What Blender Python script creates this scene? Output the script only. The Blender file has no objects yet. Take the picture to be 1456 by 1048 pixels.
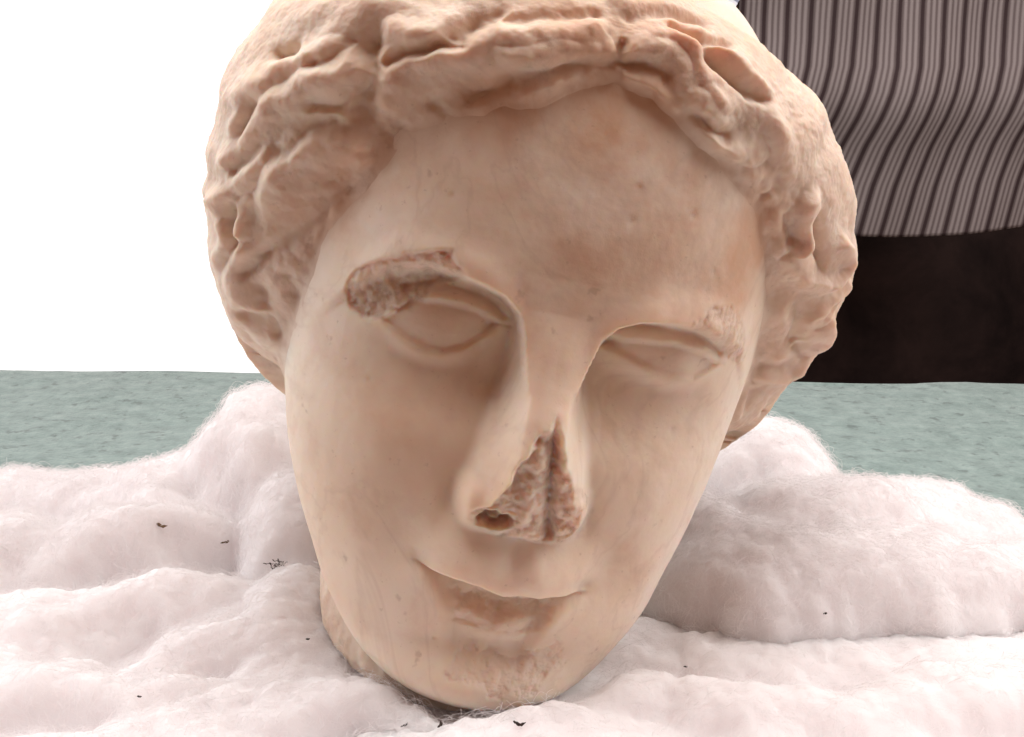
import bpy, math, random
import numpy as np
from mathutils import Matrix, Vector

random.seed(7); np.random.seed(7)
S = 0.0003                       # metres per modelling unit
scene = bpy.context.scene
COL = scene.collection

# ------------------------------------------------------------------ camera
CAM_H, CAM_PITCH = 993 * S, math.radians(15)
cam_data = bpy.data.cameras.new('camera')
cam_data.sensor_fit = 'HORIZONTAL'; cam_data.sensor_width = 36
cam_data.lens = 36 * 1550 / 1456
cam_data.clip_start = .01; cam_data.clip_end = 200
cam = bpy.data.objects.new('camera', cam_data); COL.objects.link(cam)
cam.location = (0, 0, CAM_H); cam.rotation_euler = (math.pi / 2 - CAM_PITCH, 0, 0)
scene.camera = cam

# ------------------------------------------------------------------ light
world = bpy.data.worlds.new('World'); scene.world = world; world.use_nodes = True
bg = world.node_tree.nodes['Background']
bg.inputs['Color'].default_value = (1.0, .47, .30, 1); bg.inputs['Strength'].default_value = .20

def area(name, loc, target, size, power, color):
    d = bpy.data.lights.new(name, 'AREA'); d.shape = 'DISK'; d.size = size
    d.energy = power; d.color = color
    o = bpy.data.objects.new(name, d); COL.objects.link(o); o.location = loc
    o.rotation_euler = (Vector(target) - Vector(loc)).to_track_quat('-Z', 'Y').to_euler()
    return o
HEAD_C = (0, .56, .2)
area('daylight_lamp_side', (-1.1, .70, .62), HEAD_C, .9, 6.8, (.98, .97, 1))
area('daylight_lamp_far_side', (1.05, .58, .85), HEAD_C, .8, 12, (1, .96, .95))
area('daylight_lamp_overhead', (-.02, .54, 1.4), HEAD_C, .9, 16.5, (1, .96, .95))

vs = scene.view_settings
vs.view_transform = 'Standard'; vs.look = 'None'; vs.exposure = 0; vs.gamma = 1
vs.use_curve_mapping = False
scene.cycles.use_denoising = True
cy = scene.cycles
cy.max_bounces = 6; cy.diffuse_bounces = 3; cy.glossy_bounces = 2; cy.transmission_bounces = 2
cy.use_adaptive_sampling = True; cy.adaptive_threshold = .025

# ------------------------------------------------------------------ node helpers
def new_mat(name):
    m = bpy.data.materials.new(name); m.use_nodes = True
    nt = m.node_tree; return m, nt, nt.nodes['Principled BSDF']
def nd(nt, kind, **kw):
    n = nt.nodes.new(kind)
    for k, v in kw.items():
        if k in n.inputs: n.inputs[k].default_value = v
        else: setattr(n, k, v)
    return n
def ramp(nt, fac, stops):
    r = nt.nodes.new('ShaderNodeValToRGB'); e = r.color_ramp.elements
    e[0].position, e[0].color = stops[0][0], (*stops[0][1], 1)
    e[1].position, e[1].color = stops[-1][0], (*stops[-1][1], 1)
    for p, c in stops[1:-1]:
        x = e.new(p); x.color = (*c, 1)
    nt.links.new(fac, r.inputs['Fac']); return r.outputs['Color']
def noise(nt, scale, detail=5, rough=.55, dist=0, vec=None):
    n = nd(nt, 'ShaderNodeTexNoise', Scale=scale, Detail=detail, Roughness=rough, Distortion=dist)
    if vec is not None: nt.links.new(vec, n.inputs['Vector'])
    return n.outputs['Fac']
def mixc(nt, fac, a, b, mode='MIX'):
    m = nt.nodes.new('ShaderNodeMix'); m.data_type = 'RGBA'; m.blend_type = mode
    for sock, v in ((m.inputs[0], fac), (m.inputs[6], a), (m.inputs[7], b)):
        if isinstance(v, (int, float)): sock.default_value = v
        elif isinstance(v, tuple): sock.default_value = (*v, 1)
        else: nt.links.new(v, sock)
    return m.outputs[2]
def math_(nt, op, a, b=None):
    m = nt.nodes.new('ShaderNodeMath'); m.operation = op
    for sock, v in zip(m.inputs, (a, b)):
        if v is None: continue
        if isinstance(v, (int, float)): sock.default_value = v
        else: nt.links.new(v, sock)
    return m.outputs[0]
def bump(nt, h, strength, dist, prev=None):
    b = nd(nt, 'ShaderNodeBump', Strength=strength, Distance=dist)
    nt.links.new(h, b.inputs['Height'])
    if prev is not None: nt.links.new(prev, b.inputs['Normal'])
    return b.outputs['Normal']

# ------------------------------------------------------------------ numpy helpers
_perm = np.random.RandomState(3).permutation(256).astype(np.int32)
_perm = np.concatenate([_perm, _perm, _perm])
_grad = np.random.RandomState(4).normal(size=(256, 3)); _grad /= np.linalg.norm(_grad, axis=1)[:, None]
_grad = _grad.astype(np.float32)
def perlin(P):
    P = np.asarray(P, np.float32); i = np.floor(P).astype(np.int32); f = P - i; i &= 255
    u = f * f * f * (f * (f * 6 - 15) + 10)
    out = 0
    for dx in (0, 1):
        for dy in (0, 1):
            for dz in (0, 1):
                h = _perm[_perm[_perm[i[:, 0] + dx] + i[:, 1] + dy] + i[:, 2] + dz]
                g = _grad[h]
                d = (f[:, 0] - dx) * g[:, 0] + (f[:, 1] - dy) * g[:, 1] + (f[:, 2] - dz) * g[:, 2]
                w = (u[:, 0] if dx else 1 - u[:, 0]) * (u[:, 1] if dy else 1 - u[:, 1]) * (u[:, 2] if dz else 1 - u[:, 2])
                out = out + w * d
    return out * 1.5
def fbm(P, size, octaves=4, gain=.5):
    a, s, tot = 1., 1. / size, 0
    for k in range(octaves):
        tot = tot + a * perlin(P * s + 17.3 * k); a *= gain; s *= 2.03
    return tot
def sm(x, a, b):
    t = np.clip((x - a) / (b - a), 0, 1); return t * t * (3 - 2 * t)
def gs(x, z, cx, cz, sx, sz): return np.exp(-((x - cx) / sx) ** 2 - ((z - cz) / sz) ** 2)
def smin(a, b, k):
    h = np.clip(.5 + .5 * (b - a) / k, 0, 1); return b * (1 - h) + a * h - k * h * (1 - h)
def smax(a, b, k): return -smin(-a, -b, k)
def poly_sd(x, z, poly):
    """signed distance to a polygon, positive inside"""
    poly = np.asarray(poly, float); d = np.full(x.shape, 1e9); ins = np.zeros(x.shape, bool)
    for (ax, az), (bx, bz) in zip(poly, np.roll(poly, -1, 0)):
        ex, ez = bx - ax, bz - az
        t = np.clip(((x - ax) * ex + (z - az) * ez) / (ex * ex + ez * ez), 0, 1)
        d = np.minimum(d, (x - ax - t * ex) ** 2 + (z - az - t * ez) ** 2)
        c = (az > z) != (bz > z)
        with np.errstate(divide='ignore', invalid='ignore'):
            ins ^= c & (x < (bx - ax) * (z - az) / (bz - az if bz != az else 1e-9) + ax)
    d = np.sqrt(d); return np.where(ins, d, -d)
def line_d(P, pts):
    pts = np.asarray(pts, np.float32); best = np.full(len(P), 1e9, np.float32)
    for a, b in zip(pts[:-1], pts[1:]):
        e = b - a; t = np.clip(((P - a) @ e) / (e @ e), 0, 1)
        q = P - a - t[:, None] * e; best = np.minimum(best, (q * q).sum(1))
    return np.sqrt(best)
def near(P, pts, pad):
    pts = np.asarray(pts); return np.where(((P > pts.min(0) - pad) & (P < pts.max(0) + pad)).all(1))[0]
def smooth_line(pts, n=4):
    k = np.asarray(pts, float)
    return cr(k, np.linspace(0, len(k) - 1, (len(k) - 1) * n + 1)) if len(k) > 2 else k
def cr(keys, t):
    keys = np.asarray(keys, float); n = len(keys)
    i = np.clip(np.floor(t).astype(int), 0, n - 2); f = (t - i)[:, None]
    p1, p2 = keys[i], keys[i + 1]
    p0 = np.where((i > 0)[:, None], keys[np.maximum(i - 1, 0)], 2 * p1 - p2)
    p3 = np.where((i < n - 2)[:, None], keys[np.minimum(i + 2, n - 1)], 2 * p2 - p1)
    return .5 * (2 * p1 + (p2 - p0) * f + (2 * p0 - 5 * p1 + 4 * p2 - p3) * f * f + (3 * p1 - p0 - 3 * p2 + p3) * f ** 3)
def loft(keys, t, u):
    k = cr(keys, t); z, wl, wr, yf, yc, yb, n = [k[:, i:i + 1] for i in range(7)]
    s, c = np.sin(u)[None], np.cos(u)[None]
    w = np.maximum(np.where(s < 0, wl, wr), 0)
    x = w * np.sign(s) * np.abs(s) ** (2 / n); ca = np.abs(c) ** (2 / n)
    y = np.where(c > 0, yc - (yc - yf) * ca, yc + (yb - yc) * ca)
    return np.stack([x, y, np.broadcast_to(z, x.shape)], -1)
def grid_normals(G):
    du = np.gradient(G, axis=1); dv = np.gradient(G, axis=0)
    n = np.cross(du, dv); l = np.linalg.norm(n, axis=-1, keepdims=True)
    return n / np.maximum(l, 1e-6)
def grid_mesh(name, G, mat, parent=None, keep=None, wrap=False, attrs=None, flip=False):
    nv, nu = G.shape[:2]
    idx = np.arange(nv * nu, dtype=np.int32).reshape(nv, nu)
    if wrap: idx = np.concatenate([idx, idx[:, :1]], 1)
    q = np.stack([idx[:-1, :-1], idx[:-1, 1:], idx[1:, 1:], idx[1:, :-1]], -1).reshape(-1, 4)
    if flip: q = q[:, ::-1]
    V = G.reshape(-1, 3)
    if keep is not None:
        kf = keep.reshape(-1)[q].any(1); q = q[kf]
        used = np.unique(q); remap = np.full(len(V), -1, np.int32); remap[used] = np.arange(len(used))
        V = V[used]; q = remap[q]
        if attrs: attrs = {k: a.reshape(-1)[used] for k, a in attrs.items()}
    me = bpy.data.meshes.new(name)
    me.vertices.add(len(V)); me.vertices.foreach_set('co', np.ascontiguousarray(V, np.float32).ravel())
    me.loops.add(q.size); me.loops.foreach_set('vertex_index', np.ascontiguousarray(q, np.int32).ravel())
    me.polygons.add(len(q)); me.polygons.foreach_set('loop_start', np.arange(0, q.size, 4, dtype=np.int32))
    me.update(calc_edges=True)
    me.polygons.foreach_set('use_smooth', np.ones(len(q), bool))
    for k, a in (attrs or {}).items():
        at = me.attributes.new(k, 'FLOAT', 'POINT'); at.data.foreach_set('value', np.ascontiguousarray(a, np.float32).ravel())
    me.materials.append(mat)
    o = bpy.data.objects.new(name, me); COL.objects.link(o)
    if parent is not None: o.parent = parent
    return o
def tag(o, label=None, cat=None, group=None, kind=None):
    for k, v in (('label', label), ('category', cat), ('group', group), ('kind', kind)):
        if v: o[k] = v
    return o

# ------------------------------------------------------------------ materials
def marble(name, hair=False):
    m, nt, b = new_mat(name)
    tc = nt.nodes.new('ShaderNodeTexCoord').outputs['Object']
    big = noise(nt, 9, 4, .55, .6, tc); mid = noise(nt, 38, 6, .6, .4, tc); fine = noise(nt, 260, 4, .6, 0, tc)
    col = ramp(nt, big, [(.30, (.72, .55, .415)), (.5, (.80, .67, .54)), (.70, (.85, .76, .66))])
    pat = ramp(nt, mid, [(.50, (0, 0, 0)), (.72, (1, 1, 1))])
    col = mixc(nt, math_(nt, 'MULTIPLY', pat, .45 if hair else .35), col, (.58, .38, .27))
    if hair:
        rust = ramp(nt, noise(nt, 16, 5, .6, .8, tc), [(.42, (0, 0, 0)), (.66, (1, 1, 1))])
        col = mixc(nt, math_(nt, 'MULTIPLY', rust, .45), col, (.58, .37, .27))
    tone = nd(nt, 'ShaderNodeAttribute', attribute_name='brown_tone').outputs['Fac']
    tone_mix = math_(nt, 'MULTIPLY', tone, ramp(nt, noise(nt, 26, 6, .65, .6, tc), [(.30, (.25, .25, .25)), (.62, (1, 1, 1))]))
    col = mixc(nt, tone_mix, col, (.62, .37, .235))
    pits = ramp(nt, noise(nt, 330, 3, .6, 0, tc), [(.66, (0, 0, 0)), (.74, (1, 1, 1))])
    col = mixc(nt, math_(nt, 'MULTIPLY', pits, .28), col, (.38, .24, .16))
    vein = ramp(nt, math_(nt, 'ABSOLUTE', math_(nt, 'SUBTRACT', noise(nt, 7, 5, .6, 1.4, tc), .5)), [(.0, (1, 1, 1)), (.022, (0, 0, 0))])
    col = mixc(nt, math_(nt, 'MULTIPLY', vein, .22), col, (.55, .40, .31))
    spots = ramp(nt, noise(nt, 120, 3, .5, 0, tc), [(.69, (0, 0, 0)), (.76, (1, 1, 1))])
    col = mixc(nt, math_(nt, 'MULTIPLY', spots, .35), col, (.40, .26, .18))
    at = nd(nt, 'ShaderNodeAttribute', attribute_name='wear').outputs['Fac']
    grit = ramp(nt, noise(nt, 150, 6, .7, 0, tc), [(.30, (.44, .31, .22)), (.44, (.66, .51, .40)), (.66, (.80, .64, .53))])
    col = mixc(nt, math_(nt, 'MULTIPLY', at, .85), col, grit)
    nt.links.new(col, b.inputs['Base Color'])
    b.inputs['Roughness'].default_value = .62; b.inputs['Specular IOR Level'].default_value = .3
    sw = math_(nt, 'MULTIPLY', math_(nt, 'SUBTRACT', 1.0, nd(nt, 'ShaderNodeAttribute', attribute_name='seam').outputs['Fac']), .5 if hair else .75)
    nt.links.new(sw, b.inputs['Subsurface Weight'])
    b.inputs['Subsurface Radius'].default_value = (1, .42, .22); b.inputs['Subsurface Scale'].default_value = .009 if hair else .014
    n1 = bump(nt, fine, .12, .0012)
    n2 = bump(nt, noise(nt, 70, 5, .6, 0, tc), .14 if hair else .05, .002, n1)
    hgt = math_(nt, 'MULTIPLY', noise(nt, 190, 6, .75, 0, tc), at)
    n3 = bump(nt, hgt, .4, .0025, n2)
    nt.links.new(n3, b.inputs['Normal'])
    return m
M_FACE, M_HAIR = marble('weathered_marble'), marble('stained_marble', True)

def mat_sky():
    m = bpy.data.materials.new('overexposed_daylight'); m.use_nodes = True; nt = m.node_tree
    nt.nodes.remove(nt.nodes['Principled BSDF']); e = nt.nodes.new('ShaderNodeEmission')
    e.inputs['Color'].default_value = (1, .985, .97, 1); e.inputs['Strength'].default_value = 1.25
    nt.links.new(e.outputs[0], nt.nodes['Material Output'].inputs['Surface']); return m
def mat_cotton():
    m, nt, b = new_mat('cotton_wool'); tc = nt.nodes.new('ShaderNodeTexCoord').outputs['Object']
    col = ramp(nt, noise(nt, 7, 4, .5, .3, tc), [(.35, (.84, .80, .805)), (.65, (.88, .85, .855))])
    nt.links.new(col, b.inputs['Base Color']); b.inputs['Roughness'].default_value = 1
    b.inputs['Specular IOR Level'].default_value = .05
    b.inputs['Subsurface Weight'].default_value = 1; b.inputs['Subsurface Radius'].default_value = (1, .9, .9)
    b.inputs['Subsurface Scale'].default_value = .025
    b.inputs['Sheen Weight'].default_value = .3; b.inputs['Sheen Roughness'].default_value = .6
    n1 = bump(nt, noise(nt, 45, 6, .65, 1.2, tc), .25, .006)
    n2 = bump(nt, noise(nt, 420, 4, .7, 1.5, tc), .25, .0015, n1)
    nt.links.new(n2, b.inputs['Normal']); return m
def mat_felt():
    m, nt, b = new_mat('teal_felt'); tc = nt.nodes.new('ShaderNodeTexCoord').outputs['Object']
    col = ramp(nt, noise(nt, 55, 6, .75, .1, tc), [(.3, (.115, .175, .16)), (.5, (.18, .255, .235)), (.72, (.26, .345, .32))])
    sp = ramp(nt, noise(nt, 75, 4, .65, 0, tc), [(.57, (0, 0, 0)), (.66, (1, 1, 1))])
    col = mixc(nt, math_(nt, 'MULTIPLY', sp, .7), col, (.055, .085, .078))
    nt.links.new(col, b.inputs['Base Color']); b.inputs['Roughness'].default_value = .95
    b.inputs['Specular IOR Level'].default_value = .1; b.inputs['Sheen Weight'].default_value = .4
    nt.links.new(bump(nt, noise(nt, 260, 5, .7, .5, tc), .5, .002), b.inputs['Normal']); return m
def mat_stripes():
    m, nt, b = new_mat('striped_cloth'); uv = nt.nodes.new('ShaderNodeUVMap').outputs['UV']
    sx = nt.nodes.new('ShaderNodeSeparateXYZ'); nt.links.new(uv, sx.inputs[0])
    x = math_(nt, 'ADD', sx.outputs[0], math_(nt, 'MULTIPLY', noise(nt, 14, 2, .5, 0, uv), .03))
    fr = math_(nt, 'FRACT', x)                                   # one dark band each unit
    d = math_(nt, 'ABSOLUTE', math_(nt, 'SUBTRACT', fr, .5))
    dark = ramp(nt, d, [(.06, (1, 1, 1)), (.13, (0, 0, 0))])
    f4 = math_(nt, 'FRACT', math_(nt, 'ADD', math_(nt, 'MULTIPLY', x, 4), .5))
    d4 = math_(nt, 'ABSOLUTE', math_(nt, 'SUBTRACT', f4, .5))
    thin = ramp(nt, d4, [(.12, (0, 0, 0)), (.40, (1, 1, 1))])
    col = mixc(nt, thin, (.235, .20, .195), (.12, .095, .093))
    col = mixc(nt, dark, col, (.04, .026, .027))
    nt.links.new(col, b.inputs['Base Color']); b.inputs['Roughness'].default_value = .9
    b.inputs['Specular IOR Level'].default_value = .1
    nt.links.new(bump(nt, noise(nt, 30, 4, .6, 0, uv), .2, .002), b.inputs['Normal']); return m
def mat_plain(name, c, c2, scale, rough=.9):
    m, nt, b = new_mat(name); tc = nt.nodes.new('ShaderNodeTexCoord').outputs['Object']
    nt.links.new(ramp(nt, noise(nt, scale, 5, .6, .4, tc), [(.35, c), (.65, c2)]), b.inputs['Base Color'])
    b.inputs['Roughness'].default_value = rough; b.inputs['Specular IOR Level'].default_value = .15
    nt.links.new(bump(nt, noise(nt, scale * 8, 4, .6, 0, tc), .2, .002), b.inputs['Normal']); return m

# ------------------------------------------------------------------ setting
def sky_backdrop():
    a = np.radians(np.linspace(182, 84, 80)); zz = np.linspace(-1.2, 3.4, 30)
    G = np.stack([np.broadcast_to(3.2 * np.cos(a)[None], (30, 80)), np.broadcast_to(.6 + 3.2 * np.sin(a)[None], (30, 80)),
                  np.broadcast_to(zz[:, None], (30, 80))], -1)
    return tag(grid_mesh('sky', G, mat_sky()), kind='structure')
sky_backdrop()
def wall():
    xs = np.linspace(820, 4200, 40); zz = np.linspace(-2500, 3600, 60)
    X, Z = np.meshgrid(xs, zz); Y = 5300 + 6 * np.sin(X * .004) + 0 * Z
    G = np.stack([X, Y, Z], -1)
    back = G[::-1].copy(); back[..., 1] += 90
    o = grid_mesh('wall', np.concatenate([G, back], 0) * S, mat_plain('dark_brown_wall', (.012, .008, .008), (.036, .023, .021), 9))
    return tag(o, kind='structure')
wall()
def tablecloth():
    xs = np.linspace(-2600, 2900, 260); v = np.linspace(0, 1, 220)
    far = 3590 - .055 * xs - 14 * np.sin(xs * .0021) + 8 * np.sin(xs * .009)
    rows = []
    for t in v:
        if t < .86:
            y = 500 + (far - 500) * (t / .86); z = np.zeros_like(xs)
        else:
            q = (t - .86) / .14; a = min(q * 5, 1) * math.pi / 2
            y = far + 16 * math.sin(a) + 0 * xs; z = -16 * (1 - math.cos(a)) - max(q - .2, 0) * 900 + 0 * xs
        rows.append(np.stack([xs, y, z], -1))
    G = np.array(rows); P = G.reshape(-1, 3)
    w = (fbm(P, 420, 3) * 8 + fbm(P, 90, 2) * 2).reshape(G.shape[:2])
    G[..., 2] += np.where(v[:, None] < .86, w, 0)
    o = grid_mesh('tablecloth', G * S, mat_felt())
    return tag(o, 'mottled teal felt cloth spread over the table under the cotton', 'tablecloth')
tablecloth()

# ------------------------------------------------------------------ the marble head
ROLL, YAW, PITCH = [math.radians(a) for a in (11, 9, 12)]
Rp = np.array([[1, 0, 0], [0, math.cos(PITCH), -math.sin(PITCH)], [0, math.sin(PITCH), math.cos(PITCH)]])
Ry = np.array([[math.cos(YAW), -math.sin(YAW), 0], [math.sin(YAW), math.cos(YAW), 0], [0, 0, 1]])
Rr = np.array([[math.cos(ROLL), 0, math.sin(ROLL)], [0, 1, 0], [-math.sin(ROLL), 0, math.cos(ROLL)]])
Rc = np.array([[1, 0, 0], [0, math.cos(CAM_PITCH), math.sin(CAM_PITCH)], [0, -math.sin(CAM_PITCH), math.cos(CAM_PITCH)]])
ROT = Rc @ Rr @ Ry @ Rp                                    # sculptor's axes -> world
NAS = np.array([0, 0, 993.]) + Rc @ np.array([67., 1550., 37.])   # bridge of the nose in the world
BASE = np.array([0, 250., -600.])
root = bpy.data.objects.new('marble_head', None); COL.objects.link(root)
root.matrix_world = Matrix.LocRotScale(Vector((NAS + ROT @ BASE) * S), Matrix(ROT.tolist()), None)
root.empty_display_size = .05
tag(root, 'weathered marble head of a woman with wavy hair and a broken nose', 'sculpture')
def loc(P): return (P - BASE) * S

FACE = [(-608,0,0,150,150,150,2),(-612,85,85,62,150,200,2),(-596,150,150,22,160,230,2),(-558,200,203,-8,180,280,2.05),(-500,250,253,-2,200,330,2.1),(-440,286,288,-10,225,380,2.15),(-360,326,313,-12,250,430,2.2),(-260,362,342,-4,270,480,2.25),(-140,388,362,0,285,560,2.25),(-20,396,376,4,295,620,2.25),(100,390,374,-8,300,660,2.25),(220,378,360,0,300,680,2.2),(340,350,340,26,300,670,2.15),(440,310,300,75,300,620,2.1),(520,240,235,140,300,530,2),(570,140,140,215,300,420,2),(585,0,0,300,300,300,2)]
HAIR = [(-330,0,0,330,330,330,2),(-320,200,200,160,330,520,2),(-250,365,330,120,330,640,2.1),(-150,478,447,110,330,700,2.1),(-20,538,499,105,330,740,2.1),(120,563,532,70,330,770,2.15),(260,554,502,20,330,780,2.15),(380,500,422,4,330,740,2.15),(462,415,322,40,330,660,2.1),(515,330,130,100,330,560,2.05),(545,220,60,170,330,470,2),(560,110,30,240,330,400,2),(565,0,0,330,330,330,2.0)]

def relief(x, z, P):
    """how far the carved face stands out (towards the viewer) from the plain head form; second value: broken stone"""
    ax = np.abs(x); f = np.zeros_like(x); wear = np.zeros_like(x)
    I = np.interp
    # brows and sockets
    brow = np.where(x > 0,
        I(x, [40, 58, 78, 110, 150, 205, 262, 305, 345], [-60, 12, 40, 56, 63, 66, 56, 30, -30]),
        I(-x, [36, 52, 62, 88, 120, 160, 200, 255, 300, 345], [-70, 0, 30, 52, 62, 70, 74, 60, 20, -40]))
    dep = I(ax, [30, 62, 100, 170, 240, 300, 350], [0, 80, 78, 58, 36, 12, 0])
    crisp = I(ax, [60, 150, 260], [16, 22, 34])
    under = np.clip((brow - z) / crisp, 0, 1); under = under * under * (3 - 2 * under)
    fade = sm(z, -190, -30)
    f -= dep * under * (.12 + .88 * fade) * sm(z, -330, -120)
    f += 10 * np.exp(-((z - brow - 12) / 30) ** 2) * sm(ax, 62, 140) * (1 - sm(ax, 250, 330))     # brow ridge
    # eyeballs and lids
    for side, cx, cz in ((1, 172, -2), (-1, -164, -20)):
        if side > 0:
            up = I(x, [74, 90, 129, 183, 231, 268], [-4, 7, 18, 24, 16, 0]); lo = I(x, [74, 105, 140, 186, 228, 250, 268], [-2, -8, -18, -28, -26, -12, 2])
            crl = [(66, 14), (92, 36), (150, 48), (199, 47), (236, 36), (262, 18)]
        else:
            up = I(x, [-250, -215, -175, -141, -112, -80], [-30, 10, 17, 17, 11, -2]); lo = I(x, [-250, -232, -208, -184, -155, -125, -100, -80], [-30, -40, -50, -58, -58, -45, -24, -2])
            crl = [(-225, 22), (-193, 35), (-147, 36), (-105, 28), (-76, 10)]
        dx, dz = (x - cx) / 104, (z - cz) / 62
        f += 40 * np.exp(-(dx * dx) ** 1.25 - (dz * dz) ** 1.15)
        inside = np.minimum(np.minimum(up - z, z - lo), (102 - np.abs(x - cx)) * .7)
        f -= 8 * sm(inside, -5, 8)
        f += 1.2 * np.exp(-((inside + 9) / 9) ** 2) * sm(np.abs(x - cx), 125, 95)                # lid rims
        f -= 3 * np.exp(-((z - lo + 30) / 16) ** 2) * sm(np.abs(x - cx), 105, 50)
        Q = np.stack([x, z], -1); d = line_d(Q.astype(np.float32), smooth_line(crl))
        f -= 9 * np.exp(-(d / 6.5) ** 2)
    f -= 10 * gs(x, z, 88, 4, 11, 9) + 8 * gs(x, z, -90, -8, 10, 9)
    # nose
    pz = np.array([-320, -297, -284, -262, -235, -200, -150, -100, -50, 0, 40, 90])
    pr = I(z, pz, [0, 4, 34, 70, 86, 88, 76, 60, 42, 26, 10, 0])
    wb = I(z, pz, [70, 86, 96, 102, 102, 98, 90, 80, 70, 62, 66, 90])
    wt = I(z, pz, [4, 6, 10, 14, 12, 8, 6, 5, 5, 5, 5, 5])
    t = np.clip((wb - ax) / np.maximum(wb - wt, 1), 0, 1)
    nose = pr * (.62 * (1 - (1 - t) ** 2.2) * sm(t, -.05, .25) + .38 * t * t * (3 - 2 * t))
    ala = 0
    for sx in (-1, 1):
        e = ((x - sx * 66) / 34) ** 2 + ((z + 244) / 40) ** 2
        ala = ala + 50 * np.exp(-e ** 2)
    nose = smax(nose, ala, 20) - 5
    nose = np.maximum(nose, 0)
    # broken tip: a rough sloping facet with a hollow on its right and the septum left standing
    sd = poly_sd(x, z, [(8, -92), (18, -104), (30, -140), (46, -172), (70, -198), (104, -212), (116, -245), (108, -285), (72, -298), (-40, -298), (-84, -276), (-78, -256), (-52, -240), (-40, -212), (-28, -170), (-8, -125)])
    sd = sd + 4 * fbm(P, 24, 4)
    cut = sm(sd, -3, 9)
    facet = I(z, [-300, -285, -255, -200, -150, -100], [2, 18, 33, 42, 46, 50]) + 8 * fbm(P, 30, 5, .6)
    facet -= 26 * np.exp(-((x - I(z, [-290, -200, -105], [50, 30, 20])) / 9) ** 2) * sm(z, -300, -270)
    facet += 9 * np.exp(-((x - 2) / 9) ** 2)
    nose = nose * (1 - cut) + np.minimum(nose, facet) * cut
    wear = np.maximum(wear, cut)
    hole = 1 - ((x + 38) / 27) ** 2 - ((z + 268 - .12 * (x + 38)) / 14) ** 2 + .7 * fbm(P, 22, 3)
    nose -= 30 * sm(hole, -.2, .9)
    f += nose
    f -= 12 * gs(x, z, -106, -256, 18, 34) + 10 * gs(x, z, 106, -252, 18, 34)
    # cheeks
    f += 12 * gs(x, z, -200, -190, 110, 110) + 10 * gs(x, z, 195, -185, 100, 110)
    f -= 16 * gs(x, z, -150, -330, 60, 70) + 18 * gs(x, z, 150, -335, 60, 70)
    # mouth
    zm = I(x, [-150, -128, -110, -89, -65, -38, -17, 0, 30, 53, 71, 98, 120, 150], [-364, -366, -371, -371, -371, -375, -380, -384, -378, -380, -377, -377, -375, -375])
    lat = sm(ax + .95 * np.clip(zm - z, 0, 200) * sm(ax, 30, 100), 146, 72)
    f += 24 * np.exp(-((z - zm - 26) / 46) ** 2) * sm(ax, 175, 50)
    f -= 40 * lat * sm(zm - z, -1.5, 5) * np.exp(-(np.clip(zm - z, 0, 200) / 88) ** 2)
    f += 20 * np.exp(-((z - zm + 58 - 16 * (ax / 100) ** 2) / 23) ** 2) * sm(ax, 122, 30)
    f -= 9 * gs(x, z, -126, -366, 22, 16) + 10 * gs(x, z, 124, -370, 22, 18)
    f -= 5 * gs(x, z, 6, -326, 15, 34); f += 5 * gs(x, z, 42, -330, 18, 30)
    f -= 8 * np.exp(-((z + 484) / 24) ** 2) * sm(ax, 150, 30)
    f += 14 * gs(x, z, 0, -545, 120, 50)
    lip = poly_sd(x, z, [(-70, -405), (-20, -392), (60, -392), (92, -400), (78, -440), (40, -458), (-20, -462), (-58, -446)]) + 10 * fbm(P, 34, 3)
    c = sm(lip, -4, 8); f -= c * (5 - 3.5 * fbm(P, 30, 4, .6)); wear = np.maximum(wear, .3 * c)
    chip = poly_sd(x, z, [(-60, -486), (-10, -478), (60, -470), (118, -465), (135, -500), (80, -545), (10, -550), (-50, -520)]) + 28 * fbm(P, 42, 4, .6)
    c = sm(chip, -6, 16); f -= c * (2.5 - 2.5 * fbm(P, 18, 4, .6)); wear = np.maximum(wear, .35 * c * np.clip(.5 + fbm(P, 50, 3), 0, 1))
    # flaked brows
    db = poly_sd(x, z, [(-312, -4), (-307, 20), (-291, 44), (-264, 62), (-233, 80), (-199, 92), (-174, 98), (-163, 80), (-142, 62), (-160, 44), (-184, 34), (-198, 12), (-216, -4), (-240, -18), (-250, -28), (-278, -38), (-299, -26)]) + 5 * fbm(P, 24, 3)
    c = sm(db, -2, 7); f -= c * (8 - 4.5 * fbm(P, 24, 5, .6)); wear = np.maximum(wear, .9 * c)
    db = poly_sd(x, z, [(165, 60), (200, 74), (228, 98), (262, 88), (300, 56), (320, 12), (304, -8), (282, 14), (250, 36), (205, 50)]) + 9 * fbm(P, 24, 3)
    c = sm(db, -3, 9); f -= c * (3.5 - 3 * fbm(P, 20, 5, .65)); wear = np.maximum(wear, .7 * c * np.clip(.7 + fbm(P, 60, 3), 0, 1))
    # a few scattered chips
    for cx, cz, r in ((14, -78, 9), (18, -100, 6), (60, 190, 8), (200, 110, 10), (205, 140, 7), (-190, 170, 6), (60, 235, 6), (-250, -120, 5), (150, 215, 7), (215, -110, 5)):
        e = np.exp(-((x - cx) ** 2 + (z - cz) ** 2) / r ** 2); f -= 2 * e; wear = np.maximum(wear, .35 * e)
    return f, wear

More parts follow.
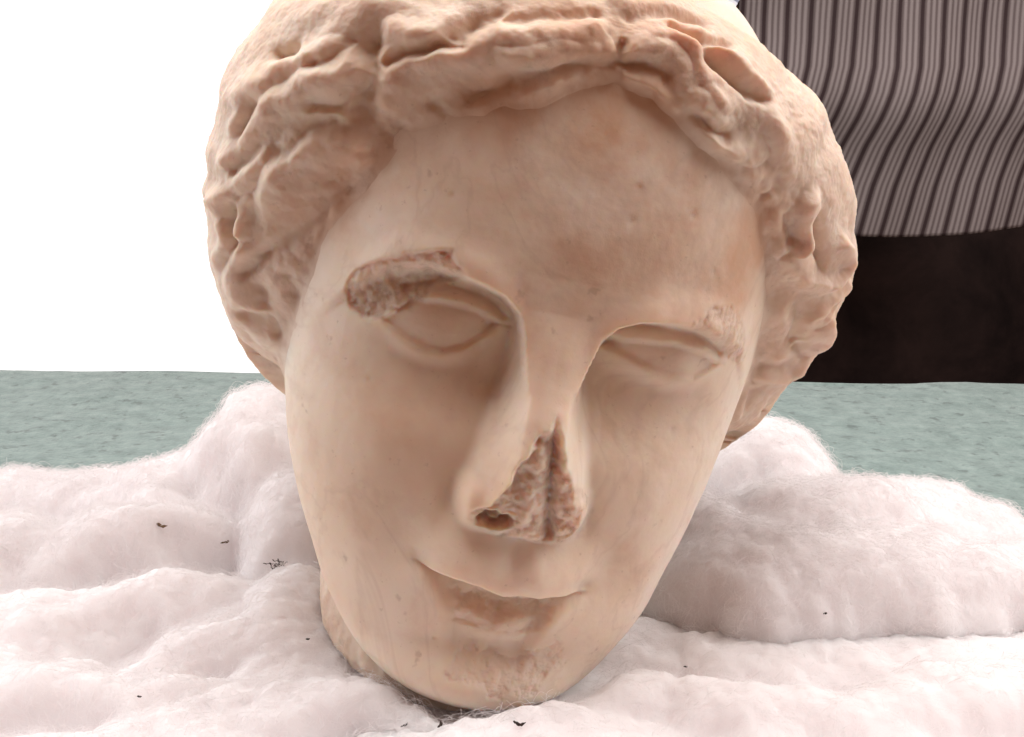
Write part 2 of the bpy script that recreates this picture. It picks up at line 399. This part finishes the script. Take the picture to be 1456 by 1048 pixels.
WINDOW = [(-470,-700),(-420,-200),(-393,-98),(-363,-9),(-346,85),(-300,170),(-282,225),(-212,263),(-132,298),(-74,331),(-5,365),(62,352),(121,327),(183,280),(225,257),(267,232),(322,165),(362,100),(395,20),(410,-60),(410,-200),(420,-700)]
def hairline(P):
    """distance outside the edge of the carved hair (negative on the bare face)"""
    return -poly_sd(P[:, 0], P[:, 2], WINDOW) + 15 * fbm(P, 85, 3)
def brown_tone_map(P, sd):  # brown tone on forehead, cheeks, mouth, outer brow, hairline and front hair, noise-mottled
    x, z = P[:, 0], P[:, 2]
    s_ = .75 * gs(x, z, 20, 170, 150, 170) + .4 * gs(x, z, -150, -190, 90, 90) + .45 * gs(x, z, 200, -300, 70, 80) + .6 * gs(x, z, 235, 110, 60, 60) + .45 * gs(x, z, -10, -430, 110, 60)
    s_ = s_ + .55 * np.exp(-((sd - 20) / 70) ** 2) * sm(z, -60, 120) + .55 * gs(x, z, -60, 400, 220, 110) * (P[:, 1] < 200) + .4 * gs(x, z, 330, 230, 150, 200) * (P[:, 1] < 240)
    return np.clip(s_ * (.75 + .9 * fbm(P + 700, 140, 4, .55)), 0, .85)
def build_face():
    t = np.linspace(0, 14.3, 800); u = np.linspace(-1.95, 1.95, 660)
    G = loft(FACE, t, u); P = G.reshape(-1, 3)
    x, z = P[:, 0], P[:, 2]
    f, wear = relief(x, z, P)
    front = sm(np.abs(np.broadcast_to(u[None], G.shape[:2]).reshape(-1)), 1.6, 1.2)
    P = P.copy(); P[:, 1] -= f * front
    N = grid_normals(P.reshape(G.shape)).reshape(-1, 3)
    P += N * (1.6 * fbm(P, 150, 2) + .45 * fbm(P, 30, 3))[:, None]
    return grid_mesh('face', loc(P).reshape(G.shape), M_FACE, root, attrs={'wear': wear * front, 'seam': np.exp(-(hairline(P) / 26) ** 2), 'brown_tone': brown_tone_map(P, hairline(P))})
build_face()

RIDGE=[
([(-504,187,243),(-470,155,270),(-428,123,305),(-388,98,329)],20,13),
([(-487,178,176),(-477,164,203),(-456,143,236),(-431,124,257),(-406,107,279),(-374,88,301)],20,15),
([(-451,172,88),(-436,155,124),(-427,141,158),(-409,125,183),(-378,107,198),(-336,90,198)],20,16),
([(-526,242,64),(-508,213,95),(-483,186,119),(-464,163,158)],17,13),
([(-481,206,37),(-481,198,64),(-476,189,88)],14,12),
([(-517,205,188),(-502,186,212),(-510,195,222)],14,8),
([(-520,217,134),(-505,197,153),(-488,181,158)],15,10),
([(-311,60,303),(-291,51,335),(-251,38,349),(-217,28,357),(-181,20,353)],22,12),
([(-310,64,268),(-308,59,297),(-290,51,320)],16,8),
([(-2,4,375),(-61,5,355),(-114,12,327),(-165,24,290),(-187,32,272)],20,12),
([(-21,9,403),(-59,9,400),(-98,10,389),(-140,13,370),(-174,19,360)],18,12),
([(-395,107,353),(-370,99,379),(-337,89,402)],26,10),
([(-308,61,366),(-279,49,366),(-252,40,372),(-235,37,386)],16,10),
([(-204,25,368),(-161,20,392),(-110,17,408),(-56,19,425)],20,12),
([(16,4,375),(47,6,382),(71,6,368),(99,10,351),(124,14,335),(157,22,320),(198,32,318),(230,42,310)],17,15),
([(4,10,408),(37,18,425),(71,18,418),(98,12,387),(129,15,366),(160,21,345)],17,13),
([(41,28,443),(87,31,437),(107,22,414),(127,17,389),(160,22,368)],12,13),
([(205,35,307),(249,50,292),(273,60,277)],15,12),
([(107,49,456),(149,49,441),(182,46,418),(217,55,408)],13,9),
([(234,50,379),(256,53,345),(281,62,307)],18,8),
([(345,94,266),(366,111,215),(366,118,181),(398,140,153),(445,171,153),(468,189,183),(435,158,215)],11,16),
([(293,70,259),(325,90,222),(342,104,190)],14,10),
([(457,191,98),(472,198,127),(485,209,144)],16,15),
([(400,153,105),(420,178,56),(444,209,15)],13,12),
([(480,237,30),(491,242,51),(474,212,81)],13,12),
([(441,222,-29),(469,249,-22),(480,246,11)],13,12),
([(423,212,-50),(418,214,-76),(419,224,-110)],12,10),
([(-409,173,1),(-420,186,-32),(-421,192,-60)],17,10),
([(-470,210,-6),(-483,233,-46),(-460,222,-73)],17,9),
([(-393,155,44),(-368,136,81),(-348,119,117)],17,9),
([(-511,255,-22),(-505,233,15),(-515,238,35)],14,9),
]
GROOVE=[
([(-467,215,-32),(-444,191,3),(-416,165,44),(-388,143,83),(-364,124,117),(-337,108,141)],10,17),
([(-437,145,166),(-423,134,176),(-399,113,212),(-372,96,227)],10,12),
([(-468,158,303),(-458,148,307),(-444,137,314)],9,14),
([(-315,60,324),(-306,57,333),(-276,46,347),(-246,36,359),(-221,30,368)],7,17),
([(-6,5,389),(-37,6,392),(-65,6,379),(-91,7,359),(-118,10,349),(-147,15,341),(-168,19,333),(-182,23,314),(-203,29,301)],8,17),
([(-249,43,283),(-239,42,277),(-222,40,263),(-203,38,254)],8,14),
([(-338,72,349),(-340,71,324),(-331,68,305),(-339,74,279),(-341,77,257)],14,18),
([(-293,63,243),(-290,69,219)],9,14),
([(-225,32,373),(-219,33,391),(-191,33,411),(-178,34,420)],12,16),
([(-5,13,417),(2,6,392),(8,3,355)],6,14),
([(2,6,392),(33,7,395),(61,8,391),(83,8,373),(108,11,355),(146,18,337),(176,25,331)],8,20),
([(125,37,434),(150,36,421),(180,37,403),(215,48,397)],10,20),
([(58,41,458),(96,42,451),(151,61,454)],7,12),
([(180,30,292),(200,35,292),(220,40,297)],14,22),
([(259,54,281),(272,61,266),(292,71,248)],10,15),
([(324,86,241),(345,101,210)],8,15),
([(369,110,241),(390,126,207),(410,144,173)],12,24),
([(408,154,117),(432,178,81),(449,203,44)],8,12),
([(458,193,93),(465,195,110)],8,12),
([(482,246,18),(458,214,32)],8,12),
([(-436,216,-114),(-442,213,-92)],9,18),
([(-467,239,-103),(-451,220,-92)],8,14),
([(-447,210,-64),(-447,206,-50)],9,14),
([(-408,176,-13),(-397,177,-41)],8,12),
([(-498,212,64),(-499,220,42),(-488,219,11)],10,12),
([(-469,165,166),(-483,180,146),(-506,205,122)],8,10),
([(-487,170,227),(-495,180,203),(-506,194,181)],8,10),
([(-362,84,341),(-377,90,314),(-405,106,299)],9,9),
([(218,43,274),(256,58,252)],8,10),
([(349,125,122),(371,143,88),(394,173,27)],8,9),
([(437,236,-92),(437,227,-64)],7,10),
([(-165,27,409),(-114,27,429),(-47,31,448)],9,10),
([(1,38,458),(51,56,477),(108,71,477)],9,10),
([(-404,108,245),(-375,93,252),(-351,78,279)],9,10),
]

def face_radius(G):
    """radius of the plain head under each hair vertex, about the upright axis of the skull"""
    tt = np.linspace(1.2, 15.9, 900); zt = cr(FACE, tt)[:, 0]; uu = np.linspace(-math.pi, math.pi, 721)
    out = np.zeros(G.shape[:2])
    for k in range(len(G)):
        sec = loft(FACE, np.array([np.interp(G[k, 0, 2], zt, tt)]), uu)[0]
        th = np.arctan2(sec[:, 0], 300 - sec[:, 1]); r = np.hypot(sec[:, 0], sec[:, 1] - 300); o = np.argsort(th)
        out[k] = np.interp(np.arctan2(G[k, :, 0], 300 - G[k, :, 1]), th[o], r[o], period=2 * math.pi)
    return out
def build_hair():
    t = np.linspace(.2, 11.9, 660); u = np.concatenate([np.linspace(-math.pi, -1.8, 60, endpoint=False), np.linspace(-1.8, 1.8, 700, endpoint=False), np.linspace(1.8, math.pi, 60, endpoint=False)])
    G = loft(HAIR, t, u); rf = face_radius(G).reshape(-1)
    P = G.reshape(-1, 3).astype(np.float32)
    sd = np.where(P[:, 1] < 330, hairline(P), 400)
    a = sm(sd, -6, 88)
    rh = np.hypot(P[:, 0], P[:, 1] - 300); gap = np.maximum(rh - rf, 15)
    T = a * gap - 34 * (1 - sm(sd, -46, 4))
    k = np.where(sd < 200, (rf + T) / rh, 1)[:, None]; mixk = sm(sd, 200, 90)[:, None]
    flat = P.copy(); flat[:, :2] = np.array([0, 300]) + (P[:, :2] - np.array([0, 300])) * k
    P = P * (1 - mixk) + flat * mixk
    N = grid_normals(P.reshape(G.shape)).reshape(-1, 3); P = P.astype(np.float32)
    h = np.zeros(len(P), np.float32)
    W = np.stack([fbm(P + 11, 60, 3), fbm(P + 47, 60, 3), fbm(P + 91, 60, 3)], -1) * 6        # worn, uneven locks
    Q = (G.reshape(-1, 3) + W).astype(np.float32)
    for pts, w, am in RIDGE:
        pts = smooth_line(pts); i = near(Q, pts, w * 2.6)
        if len(i): h[i] = np.maximum(h[i], am * 1.5 * np.exp(-(line_d(Q[i], pts) / (w * 1.2)) ** 2))
    g = np.zeros(len(P), np.float32)
    for pts, w, am in GROOVE:
        pts = smooth_line(pts); i = near(Q, pts, w * 3)
        if len(i): g[i] = np.maximum(g[i], am * 1.45 * np.exp(-(line_d(Q[i], pts) / (w * 1.15)) ** 2))
    h = (h - g * (.25 + .75 * sm(sd, 10, 90))) * (.75 + .5 * fbm(P + 300, 70, 2))
    ang = np.arctan2(P[:, 0], -(P[:, 1] - 330))
    flow = P[:, 2] * .052 + 1.6 * np.sin(ang * 9 + fbm(P, 200, 2) * 2) + 2.2 * fbm(P, 160, 3)
    h += 3 * np.sin(flow) + 4 * fbm(P, 110, 3, .5) + 1.6 * fbm(P, 26, 5, .65)
    P = P + N * (h * sm(sd, -4, 34))[:, None]
    keep = sd > -80
    wear = np.clip(sm(fbm(P, 90, 4, .6), .1, .6) * .6, 0, 1)
    return grid_mesh('hair', loc(P).reshape(G.shape), M_HAIR, root, keep=keep.reshape(G.shape[:2]), wrap=True, attrs={'wear': wear, 'seam': np.exp(-(sd / 26) ** 2), 'brown_tone': brown_tone_map(P, sd)})
build_hair()

def build_neck():
    K = [(-250,200,200,160,330,500,2),(-420,240,235,120,330,540,2),(-540,254,238,75,320,540,2.1),(-612,240,225,50,300,520,2.1),(-632,185,185,90,300,470,2.1),(-636,0,0,300,300,300,2)]
    t = np.linspace(0, 5, 160); u = np.linspace(-math.pi, math.pi, 320, endpoint=False)
    G = loft(K, t, u); N = grid_normals(G).reshape(-1, 3); P = G.reshape(-1, 3)
    P = P + N * (9 * fbm(P, 120, 4, .55))[:, None]
    return grid_mesh('neck', loc(P).reshape(G.shape), M_HAIR, root, wrap=True, attrs={'wear': np.full(len(P), .5)})
build_neck()

# ------------------------------------------------------------------ cotton wool
M_COTTON = mat_cotton()
def mat_fibre():
    m, nt, b = new_mat('cotton_fibre'); b.inputs['Base Color'].default_value = (.90, .87, .87, 1)
    b.inputs['Roughness'].default_value = .9; b.inputs['Specular IOR Level'].default_value = .1; return m
M_FIBRE = mat_fibre()
def wad(label, lumps, n, seed, fibres):
    """lumps: (x, y, height, radius x, radius y, turn) on the table; one billowing sheet of cotton"""
    L = np.array([l[:2] for l in lumps]); r = max(max(l[3], l[4]) for l in lumps) * 1.15
    x0, y0 = L.min(0) - r; x1, y1 = L.max(0) + r
    nx = n; ny = int(n * (y1 - y0) / (x1 - x0)); X, Y = np.meshgrid(np.linspace(x0, x1, nx), np.linspace(y0, y1, ny))
    P = np.stack([X, Y, 0 * X + seed * 100], -1).reshape(-1, 3)
    wx = 46 * fbm(P, 210, 3) ; wy = 46 * fbm(P + 500, 210, 3)
    x, y = P[:, 0] + wx, P[:, 1] + wy
    acc = np.zeros(len(P)); k = 26.
    for cx, cy, hh, rx, ry, a in lumps:
        c, s = math.cos(math.radians(a)), math.sin(math.radians(a))
        dx, dy = (x - cx) * c + (y - cy) * s, -(x - cx) * s + (y - cy) * c
        q = np.clip(1 - (dx / rx) ** 2 - (dy / ry) ** 2, -.6, 1)
        hgt = hh * np.sign(q) * np.abs(q) ** .55
        acc += np.exp(np.clip(hgt, -120, 600) / k)
    H = k * np.log(acc + 1e-9)
    H = np.maximum(H, -60)
    up = sm(H, -10, 60)
    H = H + up * (12 * fbm(P, 90, 4, .55) + 2.5 * fbm(P, 22, 3, .6))
    keep = H > -25
    G = np.stack([X, Y, H.reshape(X.shape)], -1)
    G[..., 2] = np.maximum(G[..., 2], -25)
    ox, oy = L.mean(0)
    off = np.array([ox, oy, 0])
    top = bpy.data.objects.new('cotton_wool', None); COL.objects.link(top); top.location = (ox * S, oy * S, 0)
    tag(top, label, 'cotton wool', 'cotton wool packed round the head')
    grid_mesh('batt', (G - off) * S, M_COTTON, top, keep=keep.reshape(X.shape))
    # loose fibres standing off the surface
    N = grid_normals(G).reshape(-1, 3); V = G.reshape(-1, 3)
    ok = np.where(H > 6)[0]; rs = np.random.RandomState(seed); pick = rs.choice(ok, fibres)
    p = V[pick] + np.stack([rs.uniform(-1, 1, fibres) * (x1 - x0) / nx, rs.uniform(-1, 1, fibres) * (y1 - y0) / ny, np.zeros(fibres)], -1)
    nn = N[pick]; tdir = rs.normal(size=(fibres, 3)); tdir -= (tdir * nn).sum(1)[:, None] * nn; tdir /= np.linalg.norm(tdir, axis=1)[:, None]
    ln = rs.uniform(20, 75, fibres)[:, None]; hi = (rs.uniform(.06, 1, fibres) ** 2.5 * 18)[:, None]
    k4 = []
    curl = rs.normal(size=(fibres, 3)) * ln * .10
    for s_, hgt in ((-.5, -.35), (-.2, .55), (.15, 1.), (.5, .3)):
        k4.append(p + tdir * ln * s_ + nn * hi * hgt + curl * (s_ * s_ * 4 - .5))
    C = np.stack(k4, 1)
    cu = bpy.data.hair_curves.new('fibres'); cu.add_curves([4] * fibres)
    cu.attributes['position'].data.foreach_set('vector', np.ascontiguousarray((C - off) * S, np.float32).ravel())
    ra = cu.attributes.new('radius', 'FLOAT', 'POINT'); ra.data.foreach_set('value', np.full(fibres * 4, 0.000055, np.float32))
    cu.materials.append(M_FIBRE)
    o = bpy.data.objects.new('fibres', cu); COL.objects.link(o); o.parent = top; o['kind'] = 'stuff'
    return top
#   x, y, height, rx, ry, turn
wad('tall cotton roll piled against the hair beside the bright daylight',
    [(-560, 2330, 315, 190, 200, 0), (-700, 2300, 170, 260, 170, 12), (-950, 2330, 120, 330, 170, 4), (-1300, 2330, 110, 300, 170, 0), (-420, 2100, 200, 180, 220, 0), (-760, 2080, 150, 240, 110, 8), (-1080, 2030, 135, 260, 110, -6)], 420, 1, 20000)
wad('flat cotton sheet with flecks of straw in front of the left cheek',
    [(-640, 1830, 96, 230, 100, 6), (-900, 1750, 90, 260, 120, 0), (-480, 1690, 92, 190, 110, 30), (-760, 1550, 85, 280, 110, -4), (-430, 1480, 72, 220, 100, 10), (-1100, 1500, 80, 260, 180, 0), (-600, 1300, 70, 400, 130, 0), (-150, 1340, 60, 260, 90, 0), (-370, 1640, 84, 120, 130, 0), (-270, 1490, 66, 130, 60, 20), (-390, 1800, 120, 120, 120, 0), (-190, 1490, 62, 120, 60, -20)], 420, 2, 20000)
wad('large rounded cotton mound beside the dark wall side of the head',
    [(560, 2330, 235, 210, 210, 0), (640, 2050, 215, 260, 200, 0), (860, 2150, 160, 260, 180, -10), (480, 1860, 180, 260, 180, -14), (720, 1840, 165, 300, 170, -6), (980, 1870, 150, 300, 180, 0), (1250, 1950, 130, 260, 200, 0), (380, 2000, 190, 150, 170, 0)], 420, 3, 20000)
wad('low cotton sheet under the chin at the front edge',
    [(270, 1500, 56, 190, 80, 12), (470, 1470, 84, 240, 90, -4), (760, 1520, 92, 260, 90, 5), (1050, 1500, 90, 260, 130, 0), (60, 1390, 52, 260, 80, 0), (-60, 1440, 52, 190, 50, 0), (110, 1490, 48, 150, 60, 20), (30, 1400, 62, 240, 60, 0), (500, 1300, 60, 420, 120, 0), (900, 1290, 60, 300, 120, 0), (250, 1700, 40, 90, 90, 0), (700, 1660, 62, 380, 150, 0), (1150, 1640, 62, 260, 130, 0), (380, 1650, 52, 110, 90, 0)], 420, 4, 20000)

# ------------------------------------------------------------------ hanging cloths
def strip_cloth(name, px, edge_l, edge_r, bottom, mat, label, y0, unit, shift, fold):
    """px: number of columns; a hanging cloth whose weave slides sideways below its sag"""
    nv, nu = 100, 300
    v = np.linspace(0, 1, nv)[:, None]; u = np.linspace(0, 1, nu)[None]
    z = 1900 + (bottom - 1900) * v + 0 * u
    sh = np.interp(z, shift[0], shift[1])
    a = np.interp(z, edge_l[0], edge_l[1]); b = np.interp(z, edge_r[0], edge_r[1])
    X = a + (b - a) * u
    fy = fold * (np.sin(X * .006 + z * .002) + .6 * np.sin(X * .013 - z * .004)) - 60 * np.exp(-((z - 900) / 180) ** 2)
    X = X + 8 * np.sin(z * .011 + u * 5)
    Zb = z + (10 * np.sin(u * 9) + 40 * u * u) * v
    G = np.stack([X, y0 + fy, Zb], -1)
    back = G[::-1].copy(); back[..., 1] += 7
    GG = np.concatenate([G, back], 0)
    o = grid_mesh(name, GG * S, mat)
    uvx = (X - sh) / unit; uvx = np.concatenate([uvx, uvx[::-1]], 0).reshape(-1)
    vv = np.concatenate([Zb, Zb[::-1]], 0).reshape(-1) / unit
    uvl = o.data.uv_layers.new(name='UVMap'); li = np.zeros(len(o.data.loops), np.int32); o.data.loops.foreach_get('vertex_index', li)
    uvl.data.foreach_set('uv', np.stack([uvx[li], vv[li]], -1).astype(np.float32).ravel())
    return tag(o, label, 'cloth')
strip_cloth('striped_cloth', 0, ([300, 1900], [905, 880]), ([340, 1900], [2360, 2420]), 352, mat_stripes(),
    'brown and grey striped cloth hanging in front of the dark wall', 4500, 87,
    ([340, 560, 720, 830, 930, 1030, 1130, 1900], [-180, -140, -98, -58, -28, -6, 0, 0]), 24)
def mat_white_lines():
    m, nt, b = new_mat('white_cloth_with_lines'); uv = nt.nodes.new('ShaderNodeUVMap').outputs['UV']
    w = nd(nt, 'ShaderNodeTexWave', Scale=.42, Distortion=3.5, Detail=1.0); w.bands_direction = 'DIAGONAL'; nt.links.new(uv, w.inputs['Vector'])
    nt.links.new(ramp(nt, w.outputs['Fac'], [(.12, (.24, .26, .34)), (.3, (.72, .74, .80)), (1, (.80, .82, .86))]), b.inputs['Base Color'])
    b.inputs['Roughness'].default_value = .9; return m
strip_cloth('white_cloth', 0, ([1200, 1900], [690, 640]), ([1200, 1240, 1900], [868, 884, 880]), 1205, mat_white_lines(),
    'pale cloth with blue grey lines just above the crown', 4440, 40, ([0, 1900], [0, 0]), 8)

# ------------------------------------------------------------------ flecks on the cotton

import bmesh
dg = bpy.context.evaluated_depsgraph_get()
M_STRAW = mat_plain('dry_straw', (.10, .06, .035), (.22, .14, .08), 300)
M_SPECK = mat_plain('dark_speck', (.03, .022, .02), (.07, .05, .04), 300)
def fleck(name, label, x, y, length, r, turn, mat, bend=.25, lift=6, top=.075):
    """a bent, tapered scrap lying on the cotton"""
    hit, p, n, *_ = scene.ray_cast(dg, (x * S, y * S, top), (0, 0, -1))
    if not hit: p = Vector((x * S, y * S, 60 * S))
    bm = bmesh.new(); rings = []
    for k in range(9):
        t = k / 8; a = t * 2 - 1
        c = Vector((a * length / 2, bend * length * (a * a - .3), lift + length * .05 * math.sin(t * 7)))
        rr = r * (1 - .75 * abs(a) ** 3) * (1 + .3 * math.sin(k * 2.3))
        rings.append([bm.verts.new((c + Vector((0, rr * math.cos(q * math.pi / 3), .8 * rr * math.sin(q * math.pi / 3)))) * S) for q in range(6)])
    for a, b in zip(rings[:-1], rings[1:]):
        for q in range(6): bm.faces.new((a[q], a[(q + 1) % 6], b[(q + 1) % 6], b[q]))
    bm.faces.new(rings[0][::-1]); bm.faces.new(rings[-1])
    me = bpy.data.meshes.new(name); bm.to_mesh(me); bm.free(); me.materials.append(mat)
    for f in me.polygons: f.use_smooth = True
    o = bpy.data.objects.new(name, me); COL.objects.link(o); o.location = p; o.rotation_euler = (0, 0, math.radians(turn))
    return tag(o, label, 'debris', 'scraps caught on the cotton')
fleck('straw_scrap', 'longest brown straw scrap lying on the cotton roll near the bright daylight', -708, 2038, 34, 3.6, -24, M_STRAW, .05)
fleck('straw_scrap', 'short curled straw scrap between the long straw and the dark tuft', -582, 2052, 22, 2.6, 60, M_STRAW, .3)
fleck('dark_speck', 'tiny dark speck on the cotton beside the jaw and neck edge', -340, 1637, 7, 1.8, 20, M_SPECK, .1)
fleck('dark_speck', 'lone dark speck on the flat cotton at the lower left', -573, 1488, 8, 1.8, -10, M_SPECK, .1)
fleck('dark_speck', 'slanting sliver on the cotton, leftmost of three below the chin', -161, 1440, 15, 1.6, 50, M_SPECK, .12)
fleck('dark_speck', 'upright dark scrap on the cotton, middle of three below the chin', -106, 1424, 16, 2.4, 80, M_SPECK, .2)
fleck('dark_speck', 'curved dark scrap on the cotton, rightmost of three below the chin', 10, 1392, 19, 2.8, -12, M_SPECK, .3)
fleck('dark_speck', 'single dark speck on the large rounded cotton mound', 536, 1693, 9, 2.0, 40, M_SPECK, .1)
fleck('dark_speck', 'tiny speck on the low front cotton sheet by the chin', 290, 1629, 7, 1.6, 0, M_SPECK, .1)
def tuft(x, y):
    hit, p, n, *_ = scene.ray_cast(dg, (x * S, y * S, .075), (0, 0, -1))
    rs = random.Random(5); bm = bmesh.new()
    for j in range(26):
        a = rs.uniform(0, 6.28); c0 = Vector((rs.gauss(0, 9), rs.gauss(0, 9), rs.uniform(2, 12))); ln = rs.uniform(8, 18); cv = rs.uniform(-.5, .5); prev = None
        for k in range(6):
            t = k / 5 - .5; aa = a + cv * t * 3
            c = c0 + Vector((math.cos(aa), math.sin(aa), .5 * math.sin(t * 6 + j))) * ln * t
            ring = [bm.verts.new((c + Vector((math.cos(q * 2.094), math.sin(q * 2.094), math.cos(q * 2.094 + 1))) * 1.2) * S) for q in range(3)]
            if prev:
                for q in range(3): bm.faces.new((prev[q], prev[(q + 1) % 3], ring[(q + 1) % 3], ring[q]))
            prev = ring
    me = bpy.data.meshes.new('dark_tuft'); bm.to_mesh(me); bm.free(); me.materials.append(M_SPECK)
    o = bpy.data.objects.new('dark_tuft', me); COL.objects.link(o); o.location = p
    tag(o, 'dark hairy tuft caught in the cotton fold beside the cheek', 'debris', 'scraps caught on the cotton')
tuft(-440, 1885)
